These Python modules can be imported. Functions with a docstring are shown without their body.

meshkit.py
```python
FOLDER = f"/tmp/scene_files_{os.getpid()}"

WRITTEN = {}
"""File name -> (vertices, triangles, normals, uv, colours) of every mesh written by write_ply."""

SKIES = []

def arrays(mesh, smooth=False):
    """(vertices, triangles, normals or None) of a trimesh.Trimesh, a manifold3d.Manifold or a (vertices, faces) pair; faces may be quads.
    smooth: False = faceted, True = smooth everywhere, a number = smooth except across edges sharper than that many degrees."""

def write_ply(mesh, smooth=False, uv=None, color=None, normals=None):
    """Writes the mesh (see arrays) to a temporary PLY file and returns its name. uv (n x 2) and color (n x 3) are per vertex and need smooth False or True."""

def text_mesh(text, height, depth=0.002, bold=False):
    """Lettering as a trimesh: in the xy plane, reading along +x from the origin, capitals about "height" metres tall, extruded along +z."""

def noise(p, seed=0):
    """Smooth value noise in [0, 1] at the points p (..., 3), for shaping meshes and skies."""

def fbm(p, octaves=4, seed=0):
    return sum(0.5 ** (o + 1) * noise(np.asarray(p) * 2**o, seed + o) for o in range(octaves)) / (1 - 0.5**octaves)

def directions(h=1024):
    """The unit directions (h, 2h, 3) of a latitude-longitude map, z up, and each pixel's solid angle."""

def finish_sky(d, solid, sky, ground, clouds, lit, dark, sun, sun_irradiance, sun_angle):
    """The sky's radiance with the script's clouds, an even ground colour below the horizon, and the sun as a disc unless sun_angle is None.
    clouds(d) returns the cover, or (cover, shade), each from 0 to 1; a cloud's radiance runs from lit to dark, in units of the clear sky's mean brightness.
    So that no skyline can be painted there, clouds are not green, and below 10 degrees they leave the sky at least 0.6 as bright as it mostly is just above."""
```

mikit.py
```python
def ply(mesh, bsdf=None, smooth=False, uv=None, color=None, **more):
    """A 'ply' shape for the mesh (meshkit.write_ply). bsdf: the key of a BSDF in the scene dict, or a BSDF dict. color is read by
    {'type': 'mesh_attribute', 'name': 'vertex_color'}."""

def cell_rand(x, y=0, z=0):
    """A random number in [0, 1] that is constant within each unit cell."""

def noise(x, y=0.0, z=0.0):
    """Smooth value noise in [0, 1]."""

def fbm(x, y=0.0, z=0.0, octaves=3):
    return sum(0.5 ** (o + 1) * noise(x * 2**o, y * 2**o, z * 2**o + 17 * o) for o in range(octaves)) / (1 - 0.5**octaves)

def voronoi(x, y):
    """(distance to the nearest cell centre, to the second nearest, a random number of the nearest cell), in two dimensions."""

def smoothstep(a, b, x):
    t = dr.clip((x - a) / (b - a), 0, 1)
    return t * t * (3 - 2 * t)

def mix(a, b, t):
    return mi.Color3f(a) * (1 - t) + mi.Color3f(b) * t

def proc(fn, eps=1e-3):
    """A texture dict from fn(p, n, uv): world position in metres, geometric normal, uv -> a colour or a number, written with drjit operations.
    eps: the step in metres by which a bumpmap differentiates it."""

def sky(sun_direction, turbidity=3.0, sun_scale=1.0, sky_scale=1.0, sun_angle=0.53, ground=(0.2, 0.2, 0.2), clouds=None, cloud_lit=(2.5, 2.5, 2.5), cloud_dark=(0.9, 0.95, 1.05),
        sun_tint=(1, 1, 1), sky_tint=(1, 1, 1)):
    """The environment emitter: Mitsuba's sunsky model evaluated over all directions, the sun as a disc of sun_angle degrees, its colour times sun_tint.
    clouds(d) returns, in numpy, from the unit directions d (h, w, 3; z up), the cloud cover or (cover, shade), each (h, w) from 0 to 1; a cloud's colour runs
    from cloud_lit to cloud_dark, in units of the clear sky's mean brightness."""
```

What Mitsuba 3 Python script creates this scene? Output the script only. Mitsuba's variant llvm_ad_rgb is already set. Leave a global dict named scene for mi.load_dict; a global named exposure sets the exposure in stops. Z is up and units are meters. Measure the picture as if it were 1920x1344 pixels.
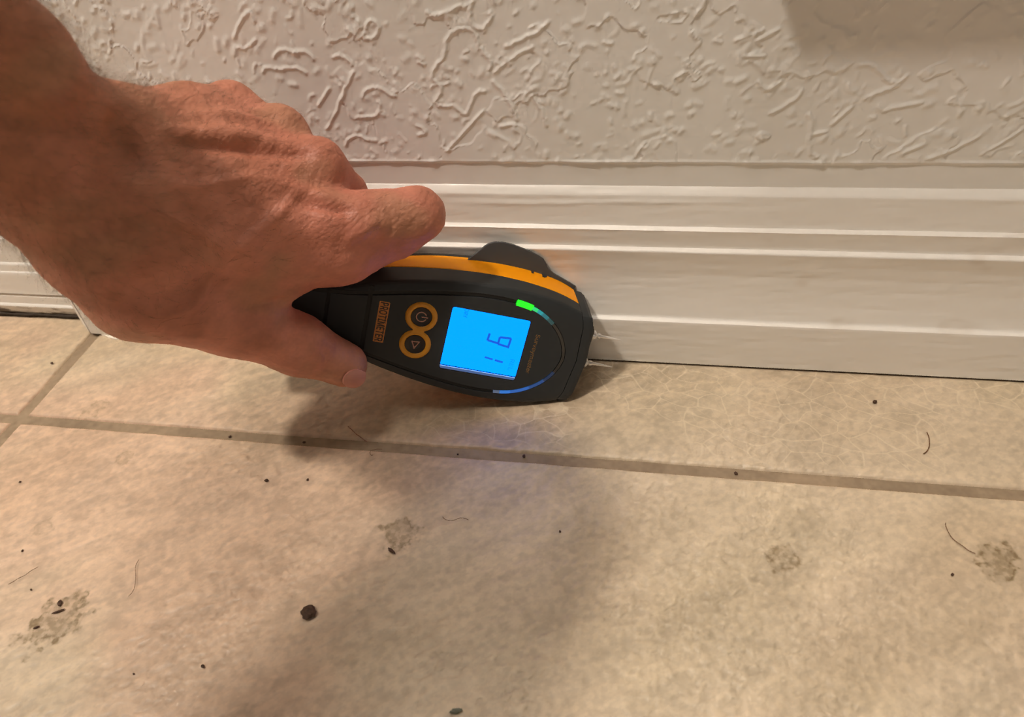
import math, random
import numpy as np
import trimesh, manifold3d
import shapely
from shapely.geometry import Polygon, LineString, Point, box as sbox
import drjit as dr
import mitsuba as mi
import mikit, meshkit
from mikit import proc, noise, fbm, voronoi, smoothstep, mix

T = mi.ScalarTransform4f
scene, labels = {}, {}
rng = np.random.default_rng(7)

# ------------------------------------------------------------------ camera, light, exposure
CAM = np.array([0.0, -0.31325, 0.284])
FWD = np.array([-0.177831, 0.727412, -0.662758])
UP = np.array([-0.050803, 0.665808, 0.744391])
scene['camera'] = {'type': 'thinlens', 'fov': math.degrees(2 * math.atan(960 / 1390.0)), 'fov_axis': 'x', 'aperture_radius': 0.0011, 'focus_distance': 0.362,
                   'near_clip': 0.01, 'far_clip': 50.0, 'to_world': T().look_at(origin=CAM.tolist(), target=(CAM + FWD).tolist(), up=UP.tolist())}
exposure = 0.12
TOP_POS, TOP_R, TOP_L = (-0.25, -0.36, 2.33), 0.25, (15.5, 14.0, 12.3)
KEY_POS, KEY_R, KEY_L = (-0.90, -0.80, 2.34), 0.088, (450, 402, 347)
FILL_POS, FILL_R, FILL_L = (0.95, -2.20, 1.10), 0.14, (8.5, 7.8, 7.0)

# ------------------------------------------------------------------ helpers
def put(key, mesh, bsdf, smooth=False, **more):
    n, base = 0, key
    while key in scene:
        n += 1
        key = f'{base}_{n:03d}'
    scene[key] = mikit.ply(mesh, bsdf, smooth, **more)
    return key

def say(key, label=None, category=None, group=None, kind=None):
    labels[key] = {k: v for k, v in (('label', label), ('category', category), ('group', group), ('kind', kind)) if v}

def tm(v, f):
    return trimesh.Trimesh(np.asarray(v, float), np.asarray(f, int), process=False)

def man(m):
    m = m.copy()
    m.merge_vertices()
    return manifold3d.Manifold(manifold3d.Mesh(np.asarray(m.vertices, np.float32), np.asarray(m.faces, np.uint32)))

def unman(m):
    g = m.to_mesh()
    return tm(g.vert_properties[:, :3], g.tri_verts)

def grid_faces(n, m, wrap=False):
    i, j = np.meshgrid(np.arange(n - 1), np.arange(m if wrap else m - 1), indexing='ij')
    k = (j + 1) % m
    a, b, c, d = i * m + j, (i + 1) * m + j, (i + 1) * m + k, i * m + k
    return np.vstack([np.stack([a, b, c], -1).reshape(-1, 3), np.stack([a, c, d], -1).reshape(-1, 3)])

def loft(rows):
    """rows (n, m, 3) of closed sections -> watertight mesh."""
    rows = np.asarray(rows, float)
    n, m, _ = rows.shape
    v = np.vstack([rows.reshape(-1, 3), rows[0].mean(0), rows[-1].mean(0)])
    j = np.arange(m)
    k = (j + 1) % m
    f = np.vstack([grid_faces(n, m, True), np.stack([np.full(m, n * m), j, k], -1), np.stack([np.full(m, n * m + 1), (n - 1) * m + k, (n - 1) * m + j], -1)])
    r = tm(v, f)
    if r.volume < 0:
        r.invert()
    return r

def extrude(poly, h, z0=0.0):
    parts = [trimesh.creation.extrude_polygon(g, h, engine='earcut') for g in getattr(poly, 'geoms', [poly]) if g.area > 0]
    r = trimesh.util.concatenate(parts)
    r.apply_translation([0, 0, z0])
    return r

def tube(pts, r, sides=6):
    pts = np.asarray(pts, float)
    rr = np.broadcast_to(r, (len(pts),))
    t = np.gradient(pts, axis=0)
    t /= np.linalg.norm(t, axis=1, keepdims=True)
    a = np.cross(t, [0.123, 0.31, 0.94])
    a /= np.linalg.norm(a, axis=1, keepdims=True)
    b = np.cross(t, a)
    w = np.arange(sides) * 2 * np.pi / sides
    return loft(pts[:, None] + rr[:, None, None] * (np.cos(w)[None, :, None] * a[:, None] + np.sin(w)[None, :, None] * b[:, None]))

def lathe(profile, n=40):
    p = np.asarray(profile, float)
    w = np.arange(n) * 2 * np.pi / n
    rows = np.stack([p[:, None, 0] * np.cos(w), p[:, None, 0] * np.sin(w), np.broadcast_to(p[:, None, 1], (len(p), n))], -1)
    return loft(rows)

def ring_solid(profile, n=48):
    """a closed profile turned round the z axis (no caps)."""
    p = np.asarray(profile, float)
    w = np.arange(n) * 2 * np.pi / n
    rows = np.stack([p[:, None, 0] * np.cos(w), p[:, None, 0] * np.sin(w), np.broadcast_to(p[:, None, 1], (len(p), n))], -1)
    rows = np.concatenate([rows, rows[:1]])
    r = tm(rows.reshape(-1, 3), grid_faces(len(rows), n, True))
    r.merge_vertices()
    if r.volume < 0:
        r.invert()
    return r

def box(lo, hi):
    return trimesh.creation.box(bounds=[lo, hi])

def spline(pts, n):
    from scipy.interpolate import CubicSpline
    p = np.asarray(pts, float)
    s = np.r_[0, np.cumsum(np.linalg.norm(np.diff(p, axis=0), axis=1))]
    return CubicSpline(s, p)(np.linspace(0, s[-1], n))

# ------------------------------------------------------------------ materials
def bsdf(key, base, rough=0.5, metallic=0.0, spec=0.5, bump=None, bscale=1.0, eps=4e-4, **more):
    b = {'type': 'principled', 'base_color': base if isinstance(base, dict) else {'type': 'rgb', 'value': list(base)}, 'roughness': rough, 'metallic': metallic, 'specular': spec, **more}
    if bump is not None:
        b = {'type': 'bumpmap', 'arbitrary': proc(bump, eps), 'scale': bscale, 'bsdf': b}
    scene[key] = {'type': 'twosided', 'bsdf': b}
    return key

def wall_col(p, n, uv):
    t = fbm(p.x * 9, p.y * 9 + 3, p.z * 9, 3)
    return mix((0.785, 0.772, 0.735), (0.83, 0.802, 0.775), smoothstep(0.3, 0.7, t))
def wall_bump(p, n, uv):
    return 0.00006 * fbm(p.x * 900, p.y * 900, p.z * 900, 2) + 0.00012 * fbm(p.x * 220, p.y * 220, p.z * 220, 2)
bsdf('wall_paint', proc(wall_col), 0.42, spec=0.45, bump=wall_bump)

def trim_col(p, n, uv):
    t = fbm(p.x * 7, p.z * 20, p.y * 11, 3)
    c = mix((0.79, 0.758, 0.70), (0.82, 0.785, 0.73), smoothstep(0.35, 0.65, t))
    smudge = smoothstep(0.66, 0.80, fbm(p.x * 40 + 3, p.z * 60, 0.7, 3)) * 0.16
    return c * (1 - smudge * mi.Color3f(0.7, 0.9, 1.1))
def trim_bump(p, n, uv):
    return 0.00010 * fbm(p.x * 60, p.z * 700, p.y * 300, 2) + 0.00005 * fbm(p.x * 700, p.z * 700, 5.0, 2)
bsdf('trim_paint', proc(trim_col), 0.36, spec=0.5, bump=trim_bump)

def dirty_col(p, n, uv):
    t = fbm(p.x * 90, p.y * 200, p.z * 260, 3) + smoothstep(0.008, 0.001, p.z) * 0.35
    return mix((0.60, 0.53, 0.44), (0.10, 0.075, 0.05), smoothstep(0.52, 0.85, t))
bsdf('dirty_paint', proc(dirty_col), 0.6)
bsdf('grime', (0.05, 0.037, 0.026), 0.9)
bsdf('ceiling_paint', (0.42, 0.415, 0.41), 0.8)
bsdf('room_paint', (0.13, 0.13, 0.13), 0.7)
bsdf('caulk', (0.86, 0.80, 0.70), 0.6, bump=lambda p, n, uv: 0.0004 * fbm(p.x * 300, p.y * 300, p.z * 300, 2))

STAINS = [(-0.1081, -0.1258, 0.0088, 0.62, 1.0), (-0.2480, -0.1865, 0.0120, 0.75, 1.5), (0.0624, -0.1198, 0.0070, 0.65, 1.1), (0.1480, -0.1125, 0.0085, 0.80, 1.6),
          (-0.3111, -0.0650, 0.0075, 0.34, 1.6), (-0.2700, -0.0955, 0.0050, 0.32, 1.0), (-0.2865, -0.1420, 0.0045, 0.25, 1.0), (0.0860, -0.1500, 0.0050, 0.15, 1.4)]
def tile_col(p, n, uv):
    x, y = p.x, p.y
    a, b = x * 0.82 + y * 0.57, -x * 0.57 + y * 0.82          # the cloudy grain runs slantwise over the tile
    big = fbm(a * 9 + 4, b * 22 + 1, 0.3, 4)
    mid = fbm(a * 34, b * 80 + 7, 1.7, 4)
    fine = fbm(x * 420, y * 420, 2.2, 3)
    pink = smoothstep(0.42, 0.66, fbm(a * 8 + 11, b * 16 + 2, 5.1, 3))
    olive = smoothstep(0.45, 0.68, fbm(a * 10 - 6, b * 14 + 8, 9.4, 3))
    c = mix((0.535, 0.42, 0.288), (0.64, 0.522, 0.38), smoothstep(0.30, 0.70, big))
    c = mix(c, mi.Color3f(0.645, 0.425, 0.30), pink * smoothstep(0.02, -0.14, x) * 0.42 + pink * 0.15)
    c = mix(c, mi.Color3f(0.52, 0.43, 0.285), olive * 0.45)
    c = c * (0.92 + 0.16 * smoothstep(0.25, 0.75, mid))
    c = c * (0.94 + 0.12 * smoothstep(0.25, 0.75, fine))
    gr = smoothstep(0.40, 0.66, fbm(a * 120, b * 210, 3.0, 4))
    c = c * (1.03 - 0.12 * gr * (0.4 + 0.6 * pink + 0.3 * olive))
    c = c * (0.95 + 0.10 * smoothstep(0.30, 0.70, fbm(a * 330, b * 520, 1.0, 3)))  # crevice shade painted into the colour, on the same noise as the bump
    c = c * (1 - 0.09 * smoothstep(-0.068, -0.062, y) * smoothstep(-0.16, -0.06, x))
    # pale crackle veins on the tile along the wall
    wx, wy = x + 0.010 * fbm(x * 60, y * 60, 3.0, 2), y + 0.010 * fbm(x * 60 + 9, y * 60, 4.0, 2)
    d1, d2, r = voronoi(wx * 70 + wy * 20, wy * 95)
    e1, e2, q = voronoi(wx * 150 + 3, wy * 210 + 2)
    vein = smoothstep(0.085, 0.0, d2 - d1) * 0.8 + smoothstep(0.10, 0.0, e2 - e1) * 0.35
    zone = smoothstep(-0.068, -0.062, y) * smoothstep(-0.16, -0.06, x) * smoothstep(0.36, 0.55, fbm(x * 16 + 2, y * 16, 8.0, 2))
    c = mix(c, mi.Color3f(0.76, 0.64, 0.47), vein * zone * 0.55)
    # trodden-in dirt spots
    wob = fbm(x * 260, y * 260, 6.0, 3) - 0.5
    for sx, sy, sr, st, el in STAINS:
        u, v = (x - sx) * 0.86 - (y - sy) * 0.5, (x - sx) * 0.5 + (y - sy) * 0.86
        d = dr.sqrt(u * u * el + v * v / el) / sr + wob * 1.3
        body = smoothstep(1.12, 0.8, d) * 0.62 + smoothstep(0.35, 0.0, dr.abs(d - 0.92)) * 0.38
        body = body * (0.45 + 0.95 * smoothstep(0.3, 0.7, fbm(x * 520, y * 520, 3.0, 3)))
        c = mix(c, mi.Color3f(0.235, 0.165, 0.085), dr.clip(body * st, 0, 1))
    return c
def tile_bump(p, n, uv):
    a, b = p.x * 0.82 + p.y * 0.57, -p.x * 0.57 + p.y * 0.82
    rough = smoothstep(0.32, 0.70, fbm(a * 14 + 3, b * 26, 2.0, 3))
    return (0.00045 + 0.00075 * rough) * fbm(a * 330, b * 520, 1.0, 3) + 0.0006 * fbm(a * 90, b * 150, 4.0, 2)
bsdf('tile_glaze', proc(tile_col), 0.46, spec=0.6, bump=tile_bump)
def grout_col(p, n, uv):
    t = fbm(p.x * 300, p.y * 300, 1.0, 3)
    d = fbm(p.x * 25, p.y * 25, 4.0, 2)
    return mix((0.255, 0.185, 0.12), (0.36, 0.27, 0.18), t) * (0.8 + 0.4 * d)
bsdf('grout', proc(grout_col), 0.85, bump=lambda p, n, uv: 0.0004 * fbm(p.x * 600, p.y * 600, 0.0, 2))

def plastic_bump(p, n, uv):
    return 0.00016 * noise(p.x * 1900, p.y * 1900, p.z * 1900)
bsdf('dark_plastic', (0.029, 0.0325, 0.0345), 0.48, spec=0.30, bump=plastic_bump, eps=2e-4)
bsdf('smooth_dark_plastic', (0.062, 0.068, 0.072), 0.48, spec=0.35)
bsdf('black_rubber', (0.008, 0.008, 0.008), 0.6)
bsdf('orange_plastic', (0.93, 0.345, 0.003), 0.45, spec=0.25)
bsdf('amber_rubber', (0.64, 0.285, 0.020), 0.40, spec=0.45)
bsdf('button_black', (0.012, 0.008, 0.008), 0.35)
bsdf('symbol_print', (0.42, 0.22, 0.17), 0.5)
bsdf('logo_orange', (0.50, 0.185, 0.040), 0.5)
bsdf('logo_dark', (0.035, 0.014, 0.008), 0.5)
bsdf('name_print', (0.21, 0.105, 0.030), 0.5)
bsdf('clear_guide', (0.012, 0.013, 0.014), 0.15, spec=0.7)
bsdf('lcd_ink', (0.001, 0.004, 0.012), 0.5, spec=0.08)
bsdf('steel', (0.90, 0.88, 0.85), 0.22, metallic=0.5, spec=0.8)

def skin_col(p, n, uv):
    x, y, z = p.x, p.y, p.z
    t = fbm(x * 55, y * 55, z * 55, 4)
    s = fbm(x * 230, y * 230 + 5, z * 230, 3)
    k = fbm(x * 900, y * 900, z * 900, 2)
    c = mix((0.425, 0.158, 0.098), (0.585, 0.230, 0.154), smoothstep(0.3, 0.7, t))
    red = dr.exp(-(dr.square(x + 0.125) + dr.square(y + 0.045) + dr.square(z - 0.12)) / 0.0018) + 0.7 * dr.exp(-(dr.square(x + 0.16) + dr.square(y + 0.022) + dr.square(z - 0.155)) / 0.0009)
    c = mix(c, mi.Color3f(0.60, 0.195, 0.142), dr.clip(red, 0, 1) * 0.6)
    tan = smoothstep(0.10, 0.30, z + x * 0.4 + 0.09)  # forearm colour darkened to stand in for shade, not a suntan
    c = mix(c, mi.Color3f(0.33, 0.145, 0.07), tan * 0.75)
    olive = smoothstep(0.50, 0.70, fbm(x * 38 + 8, y * 38, z * 38, 3))
    c = mix(c, mi.Color3f(0.40, 0.215, 0.125), olive * 0.5)
    return c * (0.86 + 0.24 * s) * (0.93 + 0.14 * k)
def skin_bump(p, n, uv):
    a = p.x * 0.7 - p.z * 0.7
    return 0.0004 * fbm(p.x * 800, p.y * 800, p.z * 800, 2) + 0.0005 * fbm(a * 460, p.y * 170, p.z * 170 + 3, 3)
bsdf('skin', proc(skin_col), 0.50, spec=0.42, bump=skin_bump, eps=2.5e-4)
bsdf('nail_plate', (0.54, 0.235, 0.18), 0.36, spec=0.5)
bsdf('hair', (0.15, 0.08, 0.04), 0.5)
bsdf('crumb_brown', proc(lambda p, n, uv: mix((0.030, 0.013, 0.006), (0.10, 0.05, 0.025), fbm(p.x * 900, p.y * 900, p.z * 900, 2))), 0.7)
bsdf('crumb_grey', (0.15, 0.16, 0.12), 0.6)
bsdf('fibre', (0.16, 0.075, 0.035), 0.6)
bsdf('pink_fibre', (0.30, 0.13, 0.075), 0.6)
bsdf('lamp_metal', (0.85, 0.83, 0.80), 0.4)
bsdf('shirt_cloth', (0.07, 0.075, 0.09), 0.9)
bsdf('shelf_paint', (0.75, 0.71, 0.65), 0.5)

# ------------------------------------------------------------------ setting: wall above the baseboard, with its trowelled texture
STROKES = [[(-941, 1735), (-895, 1780), (-841, 1790), (-805, 1769), (-793, 1715), (-759, 1668), (-751, 1612)], [(-941, 1735), (-959, 1672), (-1007, 1621), (-1027, 1586), (-990, 1527), (-1023, 1458), (-988, 1444), (-941, 1443), (-903, 1410), (-843, 1484), (-785, 1511)], [(-794, 1896), (-817, 1842), (-794, 1789), (-745, 1804), (-726, 1855)], [(-1381, 1490), (-1354, 1527), (-1303, 1541), (-1251, 1512), (-1221, 1498)], [(-1423, 1395), (-1364, 1394), (-1306, 1433), (-1308, 1471)], [(-1291, 1807), (-1250, 1830), (-1237, 1805), (-1264, 1764), (-1303, 1757), (-1311, 1782)], [(-1769, 1681), (-1728, 1720), (-1663, 1709), (-1606, 1708), (-1581, 1677)], [(-1848, 1619), (-1826, 1641), (-1765, 1631), (-1684, 1638), (-1639, 1610)], [(-1941, 1782), (-1890, 1840), (-1827, 1885), (-1816, 1847)], [(-1951, 1738), (-1909, 1733), (-1843, 1766)], [(-1617, 1455), (-1535, 1539)], [(-1598, 1336), (-1491, 1482), (-1402, 1611)], [(-1010, 1223), (-804, 1419)], [(-731, 1599), (-664, 1649), (-556, 1705)], [(-676, 1712), (-587, 1743), (-483, 1800)], [(-744, 1555), (-695, 1500), (-650, 1380)], [(-570, 1490), (-529, 1416), (-510, 1350)], [(-1527, 1254), (-1455, 1300), (-1400, 1275)], [(-1136, 1354), (-1104, 1314), (-1135, 1304)], [(-1479, 1683), (-1424, 1678), (-1398, 1646)], [(-1050, 1639), (-1076, 1649)], [(-1004, 1863), (-980, 1851), (-891, 1872), (-830, 1882)], [(-727, 1347), (-656, 1361)], [(849, 1456), (901, 1487), (965, 1512)], [(937, 1409), (1004, 1425), (1083, 1437)], [(480, 1400), (542, 1439), (595, 1491)], [(643, 1391), (663, 1295), (676, 1224), (711, 1187)], [(805, 1605), (853, 1595), (888, 1569), (950, 1525), (995, 1555)], [(1383, 1210), (1447, 1265), (1499, 1319)], [(1055, 1217), (1132, 1252)], [(1173, 1189), (1264, 1231), (1346, 1293)], [(743, 1350), (814, 1423)], [(299, 1710), (350, 1733), (400, 1749)], [(382, 1708), (458, 1754)], [(411, 1539), (440, 1507), (497, 1538)], [(665, 1302), (725, 1316)], [(337, 1642), (409, 1647)]]
WX0, WX1, WZ0, WZ1, DW = -0.3645, 0.245, 0.1015, 0.255, 0.00062
xs = np.arange(WX0, WX1 + DW / 2, DW)
zs = np.arange(WZ0, WZ1 + DW / 2, DW)
X, Z = np.meshgrid(xs, zs, indexing='ij')
H = np.zeros_like(X)
HC = np.zeros_like(X)

def stroke(pts, width, height, core=0.0):
    """a ridge of plaster along a polyline."""
    pts = np.asarray(pts, float)
    for a, b in zip(pts[:-1], pts[1:]):
        m = 3.5 * width
        i0, i1 = np.searchsorted(xs, [min(a[0], b[0]) - m, max(a[0], b[0]) + m])
        j0, j1 = np.searchsorted(zs, [min(a[1], b[1]) - m, max(a[1], b[1]) + m])
        if i1 <= i0 or j1 <= j0:
            continue
        px, pz = X[i0:i1, j0:j1], Z[i0:i1, j0:j1]
        d = b - a
        t = np.clip(((px - a[0]) * d[0] + (pz - a[1]) * d[1]) / (d @ d + 1e-12), 0, 1)
        q = np.hypot(px - a[0] - t * d[0], pz - a[1] - t * d[1])
        H[i0:i1, j0:j1] = np.maximum(H[i0:i1, j0:j1], height * np.exp(-(q / width) ** 2))

P3 = np.stack([X * 42, Z * 42, np.zeros_like(X)], -1)
warp = np.stack([meshkit.fbm(P3 * 3.2 + 5, 2, 3) - 0.5, meshkit.fbm(P3 * 3.2 + 9, 2, 5) - 0.5, np.zeros_like(X)], -1)
isl = meshkit.fbm(P3 + warp * 0.55 + 40, 3, 11)
plateau = np.clip((isl - 0.53) / 0.014, 0, 1)
rim = np.exp(-((isl - 0.538) / 0.011) ** 2)
for k in range(620):
    c = np.array([rng.uniform(WX0, WX1), rng.uniform(0.118, WZ1)])
    ang = rng.normal(0.85, 0.45) if rng.random() < 0.7 else rng.uniform(0, np.pi)
    L = rng.uniform(0.0008, 0.0048) * (2.6 if rng.random() < 0.10 else 1)
    bend = rng.normal(0, 0.6)
    e = [c + L * np.array([math.cos(ang + bend * s), math.sin(ang + bend * s)]) * s for s in (-0.5, -0.17, 0.17, 0.5)]
    stroke(e, rng.uniform(0.0006, 0.0014), rng.uniform(0.00024, 0.00056))
for k in range(1500):
    c = np.array([rng.uniform(WX0, WX1), rng.uniform(0.114, WZ1)])
    w = rng.uniform(0.0005, 0.0015)
    stroke([c, c + rng.normal(0, w, 2)], w, min(0.00062, w * 0.5) * rng.uniform(0.5, 1.1))
for s in STROKES:
    p = np.array(s) / 1e4
    p = spline(p, 5 * len(p)) if len(p) > 2 else p
    stroke(p + rng.normal(0, 0.00025, p.shape), 0.00085, 0.00072)
above = 1 / (1 + np.exp(-(Z - 0.1160 + 0.0009 * (meshkit.noise(np.stack([X * 90, X * 0, X * 0], -1), 4) - 0.5)) / 0.00022))
relief = (0.00030 * plateau + 0.00034 * rim * (meshkit.fbm(P3 * 2 + 3, 2, 21) > 0.42) + H + 0.00045 * meshkit.fbm(P3 * 0.5, 2, 2)) 
lip = 0.00085 * np.exp(-((Z - 0.1164) / 0.0006) ** 2) * (0.35 + 0.9 * meshkit.noise(np.stack([X * 60, X * 0, X * 0 + 3], -1), 8))
h = above * (relief + 0.0004) + lip + (1 - above) * (0.45 * H * np.clip((Z - 0.104) / 0.010, 0, 1) + 0.0002 * meshkit.fbm(P3 * 1.5, 2, 6))
Yw = 0.0132 - h
v = np.stack([X, Yw, Z], -1).reshape(-1, 3)
f = grid_faces(len(xs), len(zs))
back = [box([WX0, 0.0136, -0.002], [1.6, 0.16, 2.4]), box([WX1, 0.0132, WZ0], [1.6, 0.0145, WZ1]), box([WX0, 0.0130, WZ1], [1.6, 0.0145, 2.4])]
put('wall_back', trimesh.util.concatenate([tm(v, f[:, ::-1])] + back), 'wall_paint', smooth=50)
say('wall_back', 'off-white wall with skip-trowel plaster texture above the baseboard', kind='structure')
put('wall_side', box([-1.7, -2.6, 0], [-1.6, 0.16, 2.4]), 'room_paint')
say('wall_side', 'plain side wall of the room at the left', kind='structure')
put('wall_left', box([-1.6, 0.034, -0.002], [WX0, 0.16, 2.4]), 'wall_paint')
say('wall_left', 'recessed wall behind the stepped trim at far left', kind='structure')
put('wall_right', box([1.6, -2.6, 0], [1.7, 0.16, 2.4]), 'room_paint')
say('wall_right', 'plain side wall of the room at the right', kind='structure')
put('wall_front', box([-1.7, -2.7, 0], [1.7, -2.6, 2.4]), 'room_paint')
say('wall_front', 'plain wall behind the camera', kind='structure')
put('ceiling', box([-1.7, -2.7, 2.4], [1.7, 0.16, 2.5]), 'ceiling_paint')
say('ceiling', 'white ceiling', kind='structure')

# ------------------------------------------------------------------ baseboard and trim
PROFILE = [(0.0136, 0.0009), (0.0006, 0.0009), (0.0, 0.0015), (0.0, 0.0296), (0.0002, 0.0304), (0.0023, 0.0316), (0.0027, 0.0324), (0.0043, 0.040), (0.0056, 0.049), (0.0061, 0.057), (0.0057, 0.064), (0.0047, 0.0700), (0.0044, 0.0714),
           (0.0047, 0.0719), (0.0068, 0.0729), (0.0070, 0.0736), (0.0065, 0.0820), (0.0063, 0.0829), (0.0068, 0.0833), (0.0084, 0.0842), (0.0086, 0.0850), (0.0101, 0.0986), (0.0100, 0.0996), (0.0103, 0.1004), (0.0131, 0.1037), (0.0138, 0.1042)]
def refine(p, step):
    out = []
    p = np.asarray(p, float)
    for a, b in zip(p[:-1], p[1:]):
        n = max(1, int(np.ceil(np.linalg.norm(b - a) / step)))
        out += [a + (b - a) * k / n for k in range(n)]
    return np.array(out + [p[-1]])
PR = refine(PROFILE, 0.0011)
bx = np.r_[np.arange(-0.3523, 0.255, 0.0014), np.linspace(0.26, 1.6, 12)]
BX, PI = np.meshgrid(bx, np.arange(len(PR)), indexing='ij')
py, pz = PR[PI, 0], PR[PI, 1]
q = np.stack([BX * 12, py * 0, pz * 160], -1)
wave = 0.00034 * (meshkit.fbm(q, 3, 31) - 0.5) + 0.00030 * (meshkit.fbm(np.stack([BX * 90, py * 0, pz * 420], -1), 2, 33) - 0.5)
edge = 0.00016 * (meshkit.fbm(np.stack([BX * 45, py * 0, pz * 900], -1), 2, 35) - 0.5)
inner = (pz > 0.0016) & (pz < 0.1036)
by, bz = py + np.where(inner, wave, 0), pz + np.where(inner, edge * 2.2, 0)
drip = 0.00055 * np.exp(-((bz - 0.0962 - 0.0009 * np.sin(BX * 31 + 1) - 0.0006 * (meshkit.noise(np.stack([BX * 150, BX * 0, BX * 0], -1), 3) - 0.5)) / 0.0008) ** 2) * np.clip((0.055 - BX) / 0.05, 0, 1) * np.clip((BX + 0.092) / 0.012, 0, 1)
by = by - drip
put('baseboard_right', tm(np.stack([BX, by, bz], -1).reshape(-1, 3), grid_faces(len(bx), len(PR))[:, ::-1]), 'trim_paint', smooth=35)
say('baseboard_right', 'painted white colonial baseboard with stepped beads running along the wall', kind='structure')
# the 45 degree corner block and its return round the bullnose corner
def sweep_profile(path, miter_dirs):
    rows = []
    for (x, y), (dx, dy) in zip(path, miter_dirs):
        rows.append([[x + dx * p[0], y + dy * p[0], p[1]] for p in PR])
    rows = np.array(rows)
    return tm(rows.reshape(-1, 3), grid_faces(len(path), len(PR))[:, ::-1])
c1, c2 = np.array([-0.3527, 0.0]), np.array([-0.3640, 0.0085])
k1 = np.array([math.tan(math.radians(19)), 1.0])
cw = [c1 + (c2 - c1) * t for t in (0, 0.5, 1)]
put('baseboard_left', sweep_profile(cw, [k1, np.array([0.62, 0.75]), np.array([0.95, 0.35])]), 'trim_paint', smooth=30)
say('baseboard_left', 'short angled baseboard block at the rounded wall corner', kind='structure')
put('trim_2', sweep_profile([c2 + [-0.0003, 0.0004], c2 + [-0.0003, 0.030]], [np.array([1.0, 0.35]), np.array([1.0, 0.0])]), 'trim_paint', smooth=30)
say('trim_2', 'baseboard return into the recess', kind='structure')
LP = refine([(0.034, 0.0016), (0.0176, 0.0016), (0.0172, 0.0022), (0.0172, 0.0072), (0.0175, 0.0079), (0.0188, 0.0086), (0.0190, 0.0140), (0.0191, 0.0142), (0.0212, 0.0143), (0.0213, 0.0163), (0.0190, 0.0166), (0.0192, 0.0172), (0.0200, 0.0320), (0.0203, 0.0328), (0.0212, 0.0332), (0.0216, 0.0380), (0.0222, 0.0388), (0.0230, 0.0391), (0.0240, 0.0560), (0.0260, 0.0575), (0.0275, 0.1), (0.034, 0.1)], 0.0012)
lx = np.r_[np.linspace(-1.6, -0.5, 8), np.arange(-0.49, -0.3705, 0.002)]
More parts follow.
